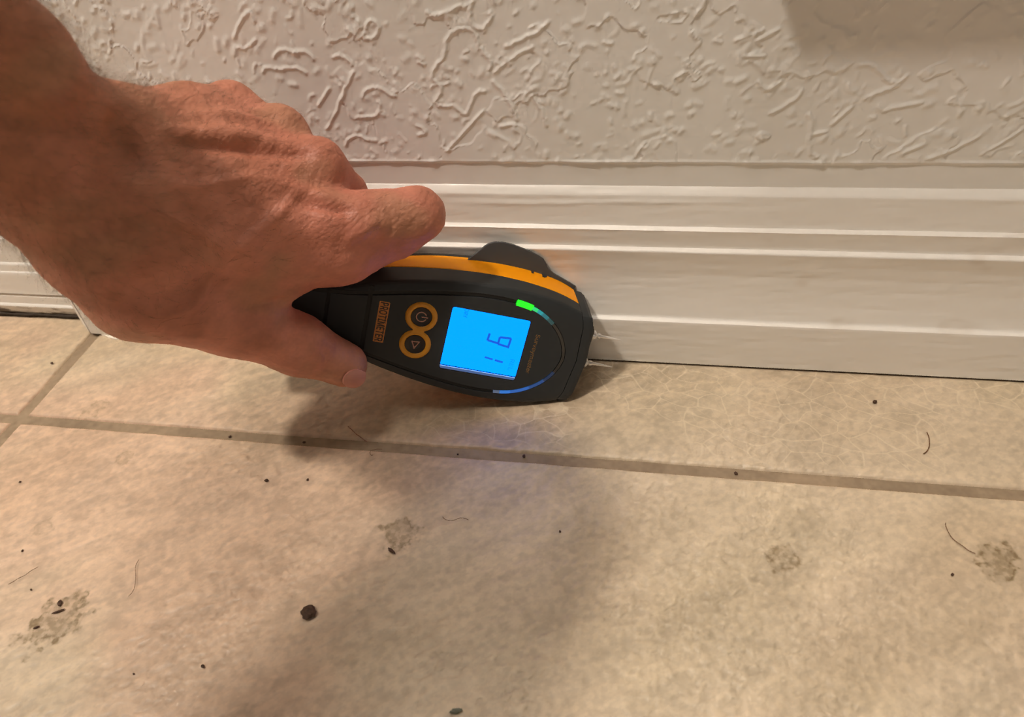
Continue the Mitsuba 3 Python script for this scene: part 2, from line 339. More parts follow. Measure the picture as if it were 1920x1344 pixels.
LX, LI = np.meshgrid(lx, np.arange(len(LP)), indexing='ij')
ly, lz = LP[LI, 0], LP[LI, 1]
ly = ly + 0.0004 * (meshkit.fbm(np.stack([LX * 40, ly * 0, lz * 300], -1), 3, 51) - 0.5)
def band(z0, z1):
    sel = [i for i in range(len(LP)) if z0 <= LP[i, 1] <= z1]
    vv = np.stack([LX[:, sel], ly[:, sel], lz[:, sel]], -1)
    return tm(vv.reshape(-1, 3), grid_faces(len(lx), len(sel))[:, ::-1])
put('trim_1', band(0.0072, 0.2), 'trim_paint', smooth=35)
say('trim_1', 'stepped white painted trim in the recess left of the corner', kind='structure')
put('trim_1__bottom_strip', band(0.0, 0.0073), 'dirty_paint', smooth=35)
say('trim_1__bottom_strip', 'grey dirt-stained strip at the foot')
gx = np.linspace(-0.60, -0.366, 120)
gp = np.stack([gx, 0.0176 - 0.0012 * meshkit.noise(np.stack([gx * 160, gx * 0, gx * 0], -1), 2), 0.0006 + 0 * gx], -1)
put('trim_1__grime_line', tube(gp, 0.0004 + 0.0013 * meshkit.fbm(np.stack([gx * 300, gx * 0, gx * 0 + 1], -1), 2, 3), 5), 'grime', smooth=True)
say('trim_1__grime_line', 'ragged black line of dirt in the gap under the trim')
# dark gap beneath the baseboard
gx = np.linspace(-0.35, 1.2, 260)
put('baseboard_right__gap', tm(np.vstack([np.stack([gx, 0.0008 + 0 * gx, 0.0002 + 0 * gx], -1), np.stack([gx, 0.0010 + 0 * gx, 0.0010 + 0 * gx], -1)]), np.vstack([np.stack([np.arange(259), np.arange(259) + 260, np.arange(259) + 1], -1), np.stack([np.arange(259) + 1, np.arange(259) + 260, np.arange(259) + 261], -1)])), 'grime')
say('baseboard_right__gap', 'thin dark gap along the floor')

# ------------------------------------------------------------------ floor: grout bed and separate tiles
put('floor', trimesh.util.concatenate([box([-1.7, -2.7, -0.03], [1.7, 0.16, -0.0016])]), 'grout')
say('floor', 'beige stone-look tiled floor with sunken grout joints', kind='structure')
GX, GY, TILE = (-0.3550, -0.3488), (-0.0768, -0.0708), 0.60
def edge_axis(a, b, fine0, fine1, step):
    e = 0.003
    pts = [a, a + 0.0005, a + 0.0012, a + 0.002, a + e]
    lo, hi = max(a + e, fine0), min(b - e, fine1)
    if hi > lo:
        pts += list(np.linspace(a + e, lo, 6)[1:]) if lo > a + e else []
        pts += list(np.arange(lo + step, hi, step)) + [hi]
        pts += list(np.linspace(hi, b - e, 6)[1:]) if hi < b - e else []
    else:
        pts += list(np.linspace(a + e, b - e, 6)[1:])
    return np.array(pts + [b - 0.002, b - 0.0012, b - 0.0005, b])
def tile(x0, x1, y0, y1, seed):
    ax, ay = edge_axis(x0, x1, -0.40, 0.22, 0.0030), edge_axis(y0, y1, -0.24, 0.02, 0.0030)
    tx, ty = np.meshgrid(ax, ay, indexing='ij')
    d = np.minimum(np.minimum(tx - x0, x1 - tx), np.minimum(ty - y0, y1 - ty))
    z = -0.0019 * np.exp(-d / 0.00062) + 0.0005 * (meshkit.fbm(np.stack([tx * 24, ty * 24, tx * 0 + seed], -1), 3, seed) - 0.5) * np.clip(d / 0.004, 0, 1)
    jx = 0.0006 * (meshkit.fbm(np.stack([ty * 60, tx * 0, tx * 0 + seed], -1), 2, seed) - 0.5)
    jy = 0.0006 * (meshkit.fbm(np.stack([tx * 60, tx * 0 + 4, tx * 0 + seed], -1), 2, seed) - 0.5)
    vv = np.stack([tx + jx * np.exp(-d / 0.004), ty + jy * np.exp(-d / 0.004), z - 0.0002], -1)
    n, m = tx.shape
    rim = np.r_[np.arange(m), np.arange(1, n) * m + m - 1, (n - 1) * m + np.arange(m - 2, -1, -1), np.arange(n - 2, 0, -1) * m]
    low = vv.reshape(-1, 3)[rim] * [1, 1, 0] + [0, 0, -0.004]
    N, R = n * m, len(rim)
    k = np.arange(R)
    side = np.vstack([np.stack([rim[k], N + k, rim[(k + 1) % R]], -1), np.stack([rim[(k + 1) % R], N + k, N + (k + 1) % R], -1)])
    return tm(np.vstack([vv.reshape(-1, 3), low]), np.vstack([grid_faces(n, m), side]))
sx, sy = TILE + 0.0062, TILE + 0.006
seed = 3
for i in (0, 1, -1, 2, -2):
    for j in (0, -1, -2, -3):
        if i < 0:
            x1 = GX[0] + (i + 1) * sx
            x0 = x1 - TILE
        else:
            x0 = GX[1] + i * sx
            x1 = x0 + TILE
        if j == 0:
            y0, y1 = GY[1], (0.0136 if i >= 0 else 0.0162)
        else:
            y1 = GY[0] + (j + 1) * sy
            y0 = y1 - TILE
        if x0 > 1.6 or x1 < -1.6 or y1 < -2.6:
            continue
        seed += 1
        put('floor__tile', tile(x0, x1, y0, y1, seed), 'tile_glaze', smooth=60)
# chip of white caulk under the board by the corner
cp = Polygon([(-0.3478, 0.0030), (-0.3440, 0.0040), (-0.3370, 0.0020), (-0.3300, -0.0004), (-0.3262, -0.0024), (-0.3330, -0.0026), (-0.3385, -0.0016), (-0.3410, -0.0002), (-0.3450, 0.0006)])
put('floor__caulk_patch', extrude(cp.buffer(0.0006), 0.0012, -0.0003), 'caulk')
say('floor__caulk_patch', 'chalky white caulk smear under the baseboard corner')

# ------------------------------------------------------------------ the moisture meter (built in its own axes, millimetres: x to the pins, y across, z out of the face)
MR = np.array([[0.92584, 0.26740, 0.26704], [0.18304, 0.30090, -0.93592], [-0.33062, 0.91540, 0.22964]])
MT = np.array([-0.08079, -0.03761, 0.04127])
U, _, Vt = np.linalg.svd(MR)
MR = U @ Vt
METER = 'moisture_meter'
say(METER, 'black and orange handheld moisture meter with a lit blue screen, pins held to the baseboard', 'moisture meter')
def mput(name, mesh, b, smooth=30, label=None, **more):
    m = mesh.copy()
    m.apply_scale(0.001)
    m.vertices = m.vertices @ MR.T + MT
    k = put(METER + '__' + name, m, b, smooth, **more)
    if label:
        say(k, label)
    return k
WT = np.array([(-152, 12.5), (-140, 13), (-120, 13), (-100, 12.8), (-80, 14.6), (-68, 18.2), (-60, 21.3), (-45, 25.4), (-32, 28.2), (-20, 30.2), (-8, 31.6), (4, 32.2), (12, 32.1), (25, 31.0), (35, 29.3), (44, 27.4), (49, 26.3), (56, 24.5)], float)
from scipy.interpolate import PchipInterpolator
half = PchipInterpolator(WT[:, 0], WT[:, 1])
zlo = PchipInterpolator([-152, -60, -33, 0, 43, 56], [-17, -18, -15, -11.7, -9.6, -9.2])
zup = PchipInterpolator([-152, -60, -35, 0, 40, 56], [-27, -29, -30.5, -28.6, -26.4, -25])
zbk = PchipInterpolator([-152, -60, -35, 0, 40, 56], [-31, -34.5, -35.5, -33.0, -28.2, -26.5])
def bend(x, y):
    t = np.clip((np.asarray(x) - 30) / 19.0, 0, 1)
    return -5.0 * np.abs(np.asarray(y) / 28.0) ** 2.6 * t * t
def shell(stations, half_section, shrink=None):
    """half_section(x) -> points (y, z) from the middle of the front to the middle of the back."""
    rows = []
    for s in stations:
        h = np.array(half_section(s), float)
        if shrink:
            h = h * [shrink(s), 1]
        full = np.vstack([h, h[::-1] * [-1, 1]])
        keep = np.r_[True, np.linalg.norm(np.diff(full, axis=0), axis=1) > 1e-6]
        rows.append(full)
    rows = [np.c_[s + bend(s, r[:, 0]), r] for s, r in zip(stations, rows)]
    return loft(rows)
ST = np.r_[-151.5, np.linspace(-150, 48.6, 90)]
def end_round(s):
    return 1.0 if s > -150 else 0.8
def front_half(s):
    w, zl = float(half(s)), float(zlo(s))
    return [(0.001, 0), (w - 7.5, 0), (w - 4, -0.55), (w - 1.7, -1.3), (w - 0.7, -1.85), (w - 0.1, -2.7), (w + 0.15, -3.6), (w + 1.45, zl), (w - 2, zl - 0.01), (0.001, zl - 0.02)]
front = man(shell(ST, front_half, end_round))
PANEL = [(-77, 13.5), (-60, 16.2), (-44, 19.8), (-19, 24.4), (-4, 26.1), (10.6, 25.9), (20, 24.2), (29, 19.7), (35.4, 14.0), (39.5, 7.4), (41.3, 0.4)]
pu = spline(PANEL, 70)
outline = np.vstack([[(-150, 9)], [(-110, 10)], pu, (pu[::-1] * [1, -1])[1:], [(-110, -10)], [(-150, -9)]])
panel = Polygon(outline)
ring = panel.exterior.buffer(1.05).intersection(sbox(-148, -60, 60, 60))
cross = shapely.union_all([sbox(-61.2, -60, -58.9, 60), sbox(-80.5, -60, -78.6, 60)])
front = front - man(extrude(ring, 4, -1.3)) - man(extrude(cross, 4, -0.9))
# window and button wells
lcd = sbox(-20.3, -17.9, 20.3, 17.8).buffer(-1.6).buffer(1.6)
front = front - man(extrude(lcd, 4, -1.0))
mput('front_shell', unman(front), 'dark_plastic', 32)
mput('front_shell__groove', extrude(panel.exterior.buffer(0.95).intersection(sbox(-147, -60, 9.8, 60)), 0.35, -1.28), 'black_rubber', 20, 'black groove round the face panel')
for gx0, gx1 in ((-61.1, -59.0), (-80.4, -78.7)):
    gy = float(half(gx0)) - 0.9
    mput('front_shell__groove', extrude(sbox(gx0, -gy, gx1, gy), 0.72, -1.45), 'black_rubber', 20, 'black groove across the handle')
mput('inner_frame', shell(np.linspace(-148, 48.2, 60), lambda s: [(0.001, -1.35), (half(s) - 3, -2.6), (half(s) + 0.6, zlo(s) - 0.3), (half(s) + 1.3, zup(s) - 0.6), (half(s) - 3, zbk(s) + 1.5), (0.001, zbk(s) + 1.0)]), 'black_rubber', 30)
def band_half(s):
    w = float(half(s))
    a, b = float(zlo(s)), float(zup(s))
    return [(0.001, a - 0.25), (w + 1.1, a - 0.25), (w + 1.65, a - 0.7), (w + 2.3, (a + b) / 2), (w + 2.7, b + 0.6), (w + 2.2, b + 0.2), (0.001, b + 0.2)]
bandm = man(shell(np.linspace(-88, 48.4, 80), band_half))
notch = [box([18.6, 25, -30], [20.2, 40, float(zup(19)) + 4.2]), box([24.6, 25, -30], [26.4, 40, float(zup(25)) + 4.6]), box([26.0, 25, -30], [27.6, 40, float(zup(26)) + 3.4])]
mput('orange_band', unman(bandm - man(notch[0]) - man(notch[1]) - man(notch[2])), 'orange_plastic', 30, 'glossy orange band round the side')
def rear_half(s):
    w = float(half(s))
    b, k = float(zup(s)), float(zbk(s))
    return [(0.001, b - 0.35), (w + 2.2, b - 0.35), (w + 3.4, b - 0.7), (w + 3.2, b - 1.6), (w - 0.5, k + 0.8), (w - 4, k), (0.001, k - 0.2)]
mput('rear_shell', shell(ST, rear_half, end_round), 'smooth_dark_plastic', 30)
# sensor hump that stands out of the back, its flat side showing above the orange band
hump = np.array([(-15.5, 33), (-13.1, 36.0), (-8.2, 42.4), (-6.6, 44.0), (-3.6, 45.6), (1, 46.4), (6, 46.2), (14, 44.9), (21, 42.9), (23.6, 41.8), (25.6, 39.6), (27.2, 37.3), (31.5, 35.0), (44.2, 30.8), (43, 26), (-12, 26)])
hp = Polygon(hump)
c0 = np.array(hp.centroid.coords[0])
rows = [np.c_[c0 + (hump - c0) * k, np.full(len(hump), z)] for k, z in ((0.985, -26.2), (1.0, -26.6), (0.99, -28.0), (0.95, -29.4), (0.86, -30.2))]
mput('rear_hump', loft(rows), 'smooth_dark_plastic', 25, 'dark grey hump rising behind the orange band')
def cap_half(s):
    w, zb = float(half(49)) - 0.2, float(zbk(48)) 
    d = max(0.0, s - 52.6) * 0.9
    return [(0.001, -0.05 - d * 0.35), (w - 7.5, -0.05 - d * 0.35), (w - 3.5, -0.6 - d * 0.4), (w - 1.4, -1.5 - d * 0.4), (w - 0.3 - d, -3.0 - d * 0.3), (w + 1.4 - d, -10), (w + 2.6 - d, -25.0), (w - 2 - d, zb + d * 0.5), (0.001, zb + d * 0.5)]
mput('end_cap', shell([49.0, 49.3, 51.0, 52.6, 53.6, 54.3], cap_half), 'dark_plastic', 25, 'black end cap across the pin end')
lug = extrude(Polygon([(46.6, -27.4), (49.6, -27.6), (50.6, -22.5), (51.4, -20.4), (48.6, -20.0)]), 14, -18)
mput('end_cap__lug', lug, 'dark_plastic', 20)
blk = loft([[(x, y + 2, z - 15) for y, z in ((-a, -b), (a, -b), (a + 1, 0), (a, b), (-a, b), (-a - 1, 0))] for x, a, b in ((53.0, 14.5, 6.5), (55.0, 14.5, 6.3), (56.6, 12.0, 4.6))])
mput('pin_block', blk, 'black_rubber', 20)
for y0 in (10.3, -6.25):
    b = lathe([(0.01, 0), (2.3, 0), (2.6, 0.9), (2.6, 2.2), (1.9, 2.8), (1.2, 3.0), (1.0, 3.6), (1.5, 3.8), (1.5, 5.2), (1.1, 5.4), (0.9, 5.8), (0.74, 9.6), (0.22, 17.2), (0.01, 17.5)], 28)
    b.apply_transform(trimesh.transformations.rotation_matrix(math.pi / 2, [0, 1, 0]))
    b.apply_translation([56.4, y0, -14.0])
    mput('pin', b, 'steel', 25)
# lit screen
disp = sbox(-20.1, -15.75, 20.1, 17.6).buffer(-1.5).buffer(1.5)
def glow(name, mesh, L, label, b='lcd_ink', smooth=False):
    return mput(name, mesh, b, smooth, label, emitter={'type': 'area', 'sampling_weight': 0.6 if 'screen' in (label or '') else 0.04, 'radiance': {'type': 'rgb', 'value': list(L)}})
glow('display', extrude(disp, 0.5, -0.95), (0.0, 0.40, 2.7), 'backlit blue liquid crystal screen')
glow('display__lower_edge', extrude(sbox(-19.9, -17.8, 20.0, -16.1), 0.35, -0.95), (0.07, 0.115, 0.26), 'dull lavender strip along the edge of the screen')
mput('display__edge_line', extrude(sbox(-19.9, -15.55, 20.0, -15.25), 0.1, -0.44), 'lcd_ink')
glow('display__edge_highlight', extrude(sbox(-19.9, -16.08, 20.0, -15.8), 0.3, -0.75), (0.35, 0.55, 0.95), None)
SEG = {'top': [(12.4, 5.3), (12.1, 0.8)], 'upper_left': [(11.9, 5.9), (7.3, 5.5)], 'upper_right': [(11.9, 0.9), (7.2, 1.5)], 'middle': [(6.7, 5.0), (6.6, 1.9)], 'lower_right': [(6.0, 2.0), (1.6, 2.6)], 'bottom': [(1.1, 6.0), (0.9, 3.0)]}
def seg(a, b, w=0.56):
    return LineString([a, b]).buffer(w, cap_style='square', join_style='mitre')
def digit(name, segs):
    mput(name, extrude(shapely.union_all([seg(*s) for s in segs]), 0.08, -0.44), 'lcd_digit', False)
bsdf('lcd_digit', (0.0, 0.05, 0.30), 0.5)
bsdf('lcd_faint', (0.0, 0.18, 0.70), 0.5)
def lit_digit(name, geom, L):
    glow(name, extrude(geom, 0.06, -0.44), L, None, 'lcd_digit')
lit_digit('display__digit', shapely.union_all([seg(*s) for s in SEG.values()]), (0.0, 0.075, 0.52))
say(METER + '__display__digit', 'dark blue digit 9')
lit_digit('display__digit', shapely.union_all([seg((5.5, -7.55), (2.2, -7.1), 0.5), seg((10.9, -8.2), (7.7, -7.8), 0.55)]), (0.0, 0.09, 0.60))
say(METER + '__display__digit_001', 'dark blue digit 1')
def words(text, height, x, y, width=None, bold=False, depth=0.12, z=0.0):
    """lettering on the face, its baseline at x, running from y downwards (towards -y)."""
    m = meshkit.text_mesh(text, height, depth, bold)
    if width:
        k = width / (m.bounds[1, 0] - m.bounds[0, 0])
        m.vertices[:, 0] = (m.vertices[:, 0] - m.bounds[0, 0]) * k
    v = m.vertices.copy()
    m.vertices = np.stack([x + v[:, 1], y - v[:, 0], z + v[:, 2]], -1)
    return m
glow('display__legend', words('DRY', 2.0, -13.9, 17.2, 4.6, z=-0.44, depth=0.05), (0.0, 0.17, 0.80), 'faint DRY legend')
glow('display__legend', words('REL', 2.2, 15.0, -5.6, 6.6, z=-0.44, depth=0.05), (0.0, 0.28, 1.05), 'very faint legend in the corner')
mput('display__window_frame', extrude(lcd.exterior.buffer(0.35), 0.5, -0.75), 'black_rubber', 20)
# buttons: two domed amber rings joined by a neck, dished black buttons in them
bell = [(5.3, -0.4), (5.25, 0.15), (5.6, 0.62), (6.3, 0.95), (7.0, 0.85), (7.7, 0.45), (8.05, -0.1), (8.0, -0.4)]
r1, r2 = ring_solid(bell), ring_solid(bell)
r1.apply_translation([-34.0, 8.9, 0])
r2.apply_translation([-34.4, -6.5, 0])
hole = shapely.union_all([Point(-34.0, 8.9).buffer(6.6), Point(-34.4, -6.5).buffer(6.6)])
neck = Polygon([(-37.8, 4.6), (-37.0, 1.2), (-38.1, -2.3), (-30.4, -2.3), (-31.3, 1.2), (-30.1, 4.6)]).difference(hole)
mput('button_surround', unman(man(r1) + man(r2) + man(extrude(neck, 0.95, -0.3))), 'amber_rubber', 40, 'amber rubber figure-eight surround of the two buttons')
dish = [(0.01, -0.05), (2.5, -0.02), (4.3, 0.12), (5.0, 0.28), (5.25, 0.05), (5.25, -0.4), (0.01, -0.4)]
for (bx_, by_), nm, geom, lab in (((-34.0, 8.9), 'power', Point(0, 0).buffer(2.75).difference(Point(0, 0).buffer(2.2)).difference(sbox(0.4, -0.95, 4, 0.95)).union(sbox(0.0, -0.28, 3.3, 0.28)), 'round black power button'),
                                  ((-34.4, -6.5), 'play', Polygon([(-2.2, 1.6), (2.3, 1.9), (-0.1, -2.9)]).difference(Polygon([(-1.35, 1.1), (1.45, 1.25), (-0.05, -1.65)])), 'round black button with a triangle')):
    d = lathe(dish)
    d.apply_translation([bx_, by_, 0])
    k = mput('button', d, 'button_black', 40, lab)
    g = extrude(geom, 0.10, 0.0)
    g.apply_translation([bx_, by_, 0.0])
    put(k + '__symbol', tm((g.vertices * 0.001) @ MR.T + MT, g.faces), 'symbol_print')
    if nm == 'play':
        g = extrude(Polygon([(-1.35, 1.1), (1.45, 1.25), (-0.05, -1.65)]), 0.05, 0.0)
        g.apply_translation([bx_, by_, 0.0])
        put(k + '__symbol', tm((g.vertices * 0.001) @ MR.T + MT, g.faces), 'logo_dark')
# maker's plate and model name
plate = sbox(-55.3, -8.9, -50.1, 13.4).buffer(-0.5).buffer(0.5)
mput('maker_plate', extrude(plate, 0.14, -0.02), 'logo_orange', 20, 'small orange plate with dark condensed capitals')
mput('maker_plate__lettering', words('PROTIMETER', 3.7, -54.5, 12.9, 21.2, True, 0.08, 0.12), 'logo_dark', False)
mput('name_lettering', words('Surveymaster', 2.2, 24.4, 10.9, 22.8, False, 0.05, 0.0), 'name_print', False, 'small bronze lettering beside the screen')
# light guide in the groove round the head: green lamp, then clear plastic that carries the glow
gu = spline(PANEL, 400)
gu = np.vstack([gu, (gu[::-1] * [1, -1])[1:]])
sarc = np.r_[0, np.cumsum(np.linalg.norm(np.diff(gu, axis=0), axis=1))]
i0 = np.argmin(np.abs(gu[:400, 0] - 10.6))
i1 = len(gu) - 1 - i0
def guide(a, b, w, z1):
    pts = gu[a:b + 1]
    g = LineString(pts).buffer(w, cap_style='flat')
    return extrude(g, z1 + 1.3, -1.3)
L = i1 - i0
cuts = [i0, i0 + int(L * 0.10), i0 + int(L * 0.135), i0 + int(L * 0.17), i0 + int(L * 0.215), i0 + int(L * 0.26), i0 + int(L * 0.60), i0 + int(L * 0.68), i0 + int(L * 0.78), i0 + int(L * 0.90), i0 + int(L * 0.965), i1]
cols = [(0.0, 1.1, 0.01), (0.0, 0.62, 0.16), (0.0, 0.27, 0.30), (0.0, 0.13, 0.155), (0.0, 0.045, 0.05), None, (0.004, 0.018, 0.055), (0.010, 0.050, 0.175), (0.016, 0.095, 0.36), (0.02, 0.15, 0.52), (0.075, 0.10, 0.16)]
for a, b, c in zip(cuts[:-1], cuts[1:], cols):
    w = 1.6 if a == i0 else (0.95 if a < cuts[5] else 0.75)
    g = guide(a, b, w, 0.12)
    if c is None:
        mput('light_guide', g, 'clear_guide', 20, 'clear dark stretch of the light guide')
    else:
        glow('status_light' if a == i0 else 'light_guide', g, c, 'bright green status light' if a == i0 else None, 'clear_guide', 20)
#@HAND-BEGIN
# ------------------------------------------------------------------ the hand and forearm: one skin grown over a skeleton of tapered bones
BONES = {
    'forearm_u': [[-0.1707, -0.1683, 0.2852, 0.02], [-0.1962, -0.1407, 0.262, 0.0195], [-0.2035, -0.1174, 0.2322, 0.019], [-0.2039, -0.106, 0.2101, 0.019], [-0.2065, -0.0929, 0.186, 0.017], [-0.201, -0.0755, 0.1749, 0.0145]],
    'forearm_l': [[-0.1824, -0.1795, 0.2761, 0.02], [-0.2065, -0.1534, 0.2508, 0.0195], [-0.2168, -0.132, 0.2197, 0.019], [-0.2176, -0.1216, 0.1967, 0.019], [-0.2141, -0.1108, 0.1683, 0.018], [-0.2086, -0.1078, 0.1414, 0.0175], [-0.2028, -0.1011, 0.1186, 0.0205]],
    'mid_w': [[-0.2126, -0.1104, 0.1864, 0.0185], [-0.2139, -0.0993, 0.1643, 0.0185], [-0.2001, -0.0897, 0.15, 0.017]],
    'metacarpal_a': [[-0.2064, -0.0761, 0.1757, 0.0145], [-0.1963, -0.0412, 0.1645, 0.0106], [-0.1908, -0.0158, 0.1562, 0.011]],
    'metacarpal_b': [[-0.2053, -0.0863, 0.1673, 0.014], [-0.1831, -0.0468, 0.1564, 0.0112], [-0.1653, -0.0236, 0.1483, 0.0108]],
    'metacarpal_c': [[-0.2043, -0.0947, 0.1608, 0.015], [-0.1752, -0.0588, 0.1486, 0.0122], [-0.1448, -0.0379, 0.1392, 0.0116]],
    'metacarpal_d': [[-0.2052, -0.1011, 0.1509, 0.016], [-0.1721, -0.0709, 0.1345, 0.0128], [-0.1386, -0.0544, 0.1225, 0.012]],
    'between_a': [[-0.2028, -0.0792, 0.1698, 0.0125], [-0.1912, -0.0429, 0.1598, 0.0108], [-0.181, -0.0186, 0.1505, 0.01]],
    'between_b': [[-0.2001, -0.0888, 0.1631, 0.014], [-0.1794, -0.0525, 0.152, 0.0118], [-0.1601, -0.0292, 0.1408, 0.0102]],
    'between_c': [[-0.1995, -0.0964, 0.1546, 0.015], [-0.1731, -0.0638, 0.141, 0.0122], [-0.1473, -0.0419, 0.128, 0.0105]],
    'between_d': [[-0.2014, -0.0997, 0.1394, 0.017], [-0.1727, -0.0725, 0.1238, 0.015], [-0.1546, -0.0547, 0.1114, 0.013]],
    'pinky': [[-0.1908, -0.0155, 0.1565, 0.0118], [-0.1861, -0.01, 0.1311, 0.009], [-0.184, -0.0117, 0.1091, 0.008]],
    'ring': [[-0.1653, -0.0233, 0.1486, 0.0118], [-0.1629, -0.014, 0.125, 0.0095], [-0.1672, -0.0106, 0.0997, 0.0085]],
    'middle': [[-0.1448, -0.0376, 0.1396, 0.0122], [-0.1421, -0.0245, 0.1184, 0.0105], [-0.1495, -0.0166, 0.0914, 0.009]],
    'index': [[-0.1382, -0.0552, 0.123, 0.0126], [-0.105, -0.0334, 0.1139, 0.012], [-0.1247, -0.0275, 0.0969, 0.0105], [-0.1377, -0.0234, 0.0868, 0.009]],
    'palm': [[-0.2009, -0.0798, 0.1355, 0.018], [-0.157, -0.05, 0.1097, 0.015]],
    'palm2': [[-0.2042, -0.0641, 0.1536, 0.015], [-0.1726, -0.0231, 0.1297, 0.012]],
    'flesh': [[-0.1708, -0.0664, 0.1089, 0.0175], [-0.1375, -0.0491, 0.1068, 0.016], [-0.1175, -0.0368, 0.1059, 0.012]],
    'thumb': [[-0.2028, -0.1011, 0.1186, 0.0205], [-0.1809, -0.0814, 0.0891, 0.017], [-0.1609, -0.0722, 0.0659, 0.0136], [-0.1452, -0.0644, 0.0476, 0.0109]],
    'web': [[-0.1815, -0.0785, 0.0985, 0.0135], [-0.1656, -0.0661, 0.1017, 0.013]],
    'fill': [[-0.1953, -0.0925, 0.126, 0.019], [-0.1747, -0.0695, 0.1081, 0.016]],
}
SOFT = {'index': 0.0035, 'middle': 0.0035, 'ring': 0.0035, 'pinky': 0.0035, 'thumb': 0.006}
def surface_net(V, origin, step):
    """naive surface nets: the zero surface of the samples V."""
    s = V < 0
    n0, n1, n2 = V.shape
    acc = np.zeros((n0 - 1, n1 - 1, n2 - 1, 3), np.float32)
    cnt = np.zeros((n0 - 1, n1 - 1, n2 - 1), np.float32)
    cor = [(a, b, c) for a in (0, 1) for b in (0, 1) for c in (0, 1)]
    sl = lambda o: V[o[0]:n0 - 1 + o[0], o[1]:n1 - 1 + o[1], o[2]:n2 - 1 + o[2]]
    for p in cor:
        for ax in range(3):
            if p[ax]:
                continue
            q = tuple(1 if k == ax else p[k] for k in range(3))
            a, b = sl(p), sl(q)
            hit = (a < 0) != (b < 0)
            t = np.where(hit, a / np.where(hit, a - b, 1), 0)
            for k in range(3):
                acc[..., k] += np.where(hit, p[k] + (t if k == ax else 0), 0)
            cnt += hit
    idx = -np.ones(cnt.shape, np.int64)
    on = cnt > 0
    idx[on] = np.arange(on.sum())
    cell = np.argwhere(on)
    verts = origin + step * (cell + acc[on] / cnt[on][:, None])
    quads = []
    for ax in range(3):
        lo = [slice(1, n - 1) for n in V.shape]
        a = V[tuple(slice(1, n - 1) for n in V.shape)]
        o = [slice(1, n - 1) for n in V.shape]
        o[ax] = slice(2, V.shape[ax])
        b = V[tuple(o)]
        e = np.argwhere((a < 0) != (b < 0)) + 1
        flip = V[tuple(e.T)] < 0
        u, w = (ax + 1) % 3, (ax + 2) % 3
        def at(du, dw):
            c = e.copy()
            c[:, u] -= du
            c[:, w] -= dw
            return idx[tuple(c.T)]
        q = np.stack([at(1, 1), at(0, 1), at(0, 0), at(1, 0)], -1)
        q[~flip] = q[~flip][:, ::-1]
        quads.append(q)
    q = np.vstack(quads)
    q = q[(q >= 0).all(1)]
    return tm(verts, np.vstack([q[:, [0, 1, 2]], q[:, [0, 2, 3]]]))
def grow(step):
    P = np.array([j for c in BONES.values() for j in c])
    lo, hi = (P[:, :3] - P[:, 3:]).min(0) - 0.008, (P[:, :3] + P[:, 3:]).max(0) + 0.008
    ax = [np.arange(a, b, step) for a, b in zip(lo, hi)]
    V = np.full([len(a) for a in ax], 0.05, np.float32)
    for name, chain in BONES.items():
        k = SOFT.get(name, 0.011 if name[:2] in ('me', 'be') else 0.008)
        for a, b in zip(chain[:-1], chain[1:]):
            a, b = np.array(a), np.array(b)
            m = max(a[3], b[3]) + 0.014
            sel = tuple(slice(*np.searchsorted(g, [min(a[i], b[i]) - m, max(a[i], b[i]) + m])) for i, g in enumerate(ax))
            g = np.stack(np.meshgrid(*[g[s] for g, s in zip(ax, sel)], indexing='ij'), -1).astype(np.float32)
            d = (b - a)[:3]
            t = np.clip(((g - a[:3]) @ d) / (d @ d), 0, 1)
            D = np.linalg.norm(g - (a[:3] + t[..., None] * d), axis=-1) - (a[3] + (b[3] - a[3]) * t)
            old = V[sel]
            h = np.clip(0.5 + 0.5 * (old - D) / k, 0, 1)
            V[sel] = old * (1 - h) + D * h - k * h * (1 - h)
    return surface_net(V, lo, step)
skin = grow(0.00135)
trimesh.smoothing.filter_taubin(skin, 0.5, 0.53, iterations=14)
if skin.volume < 0:
    skin.invert()
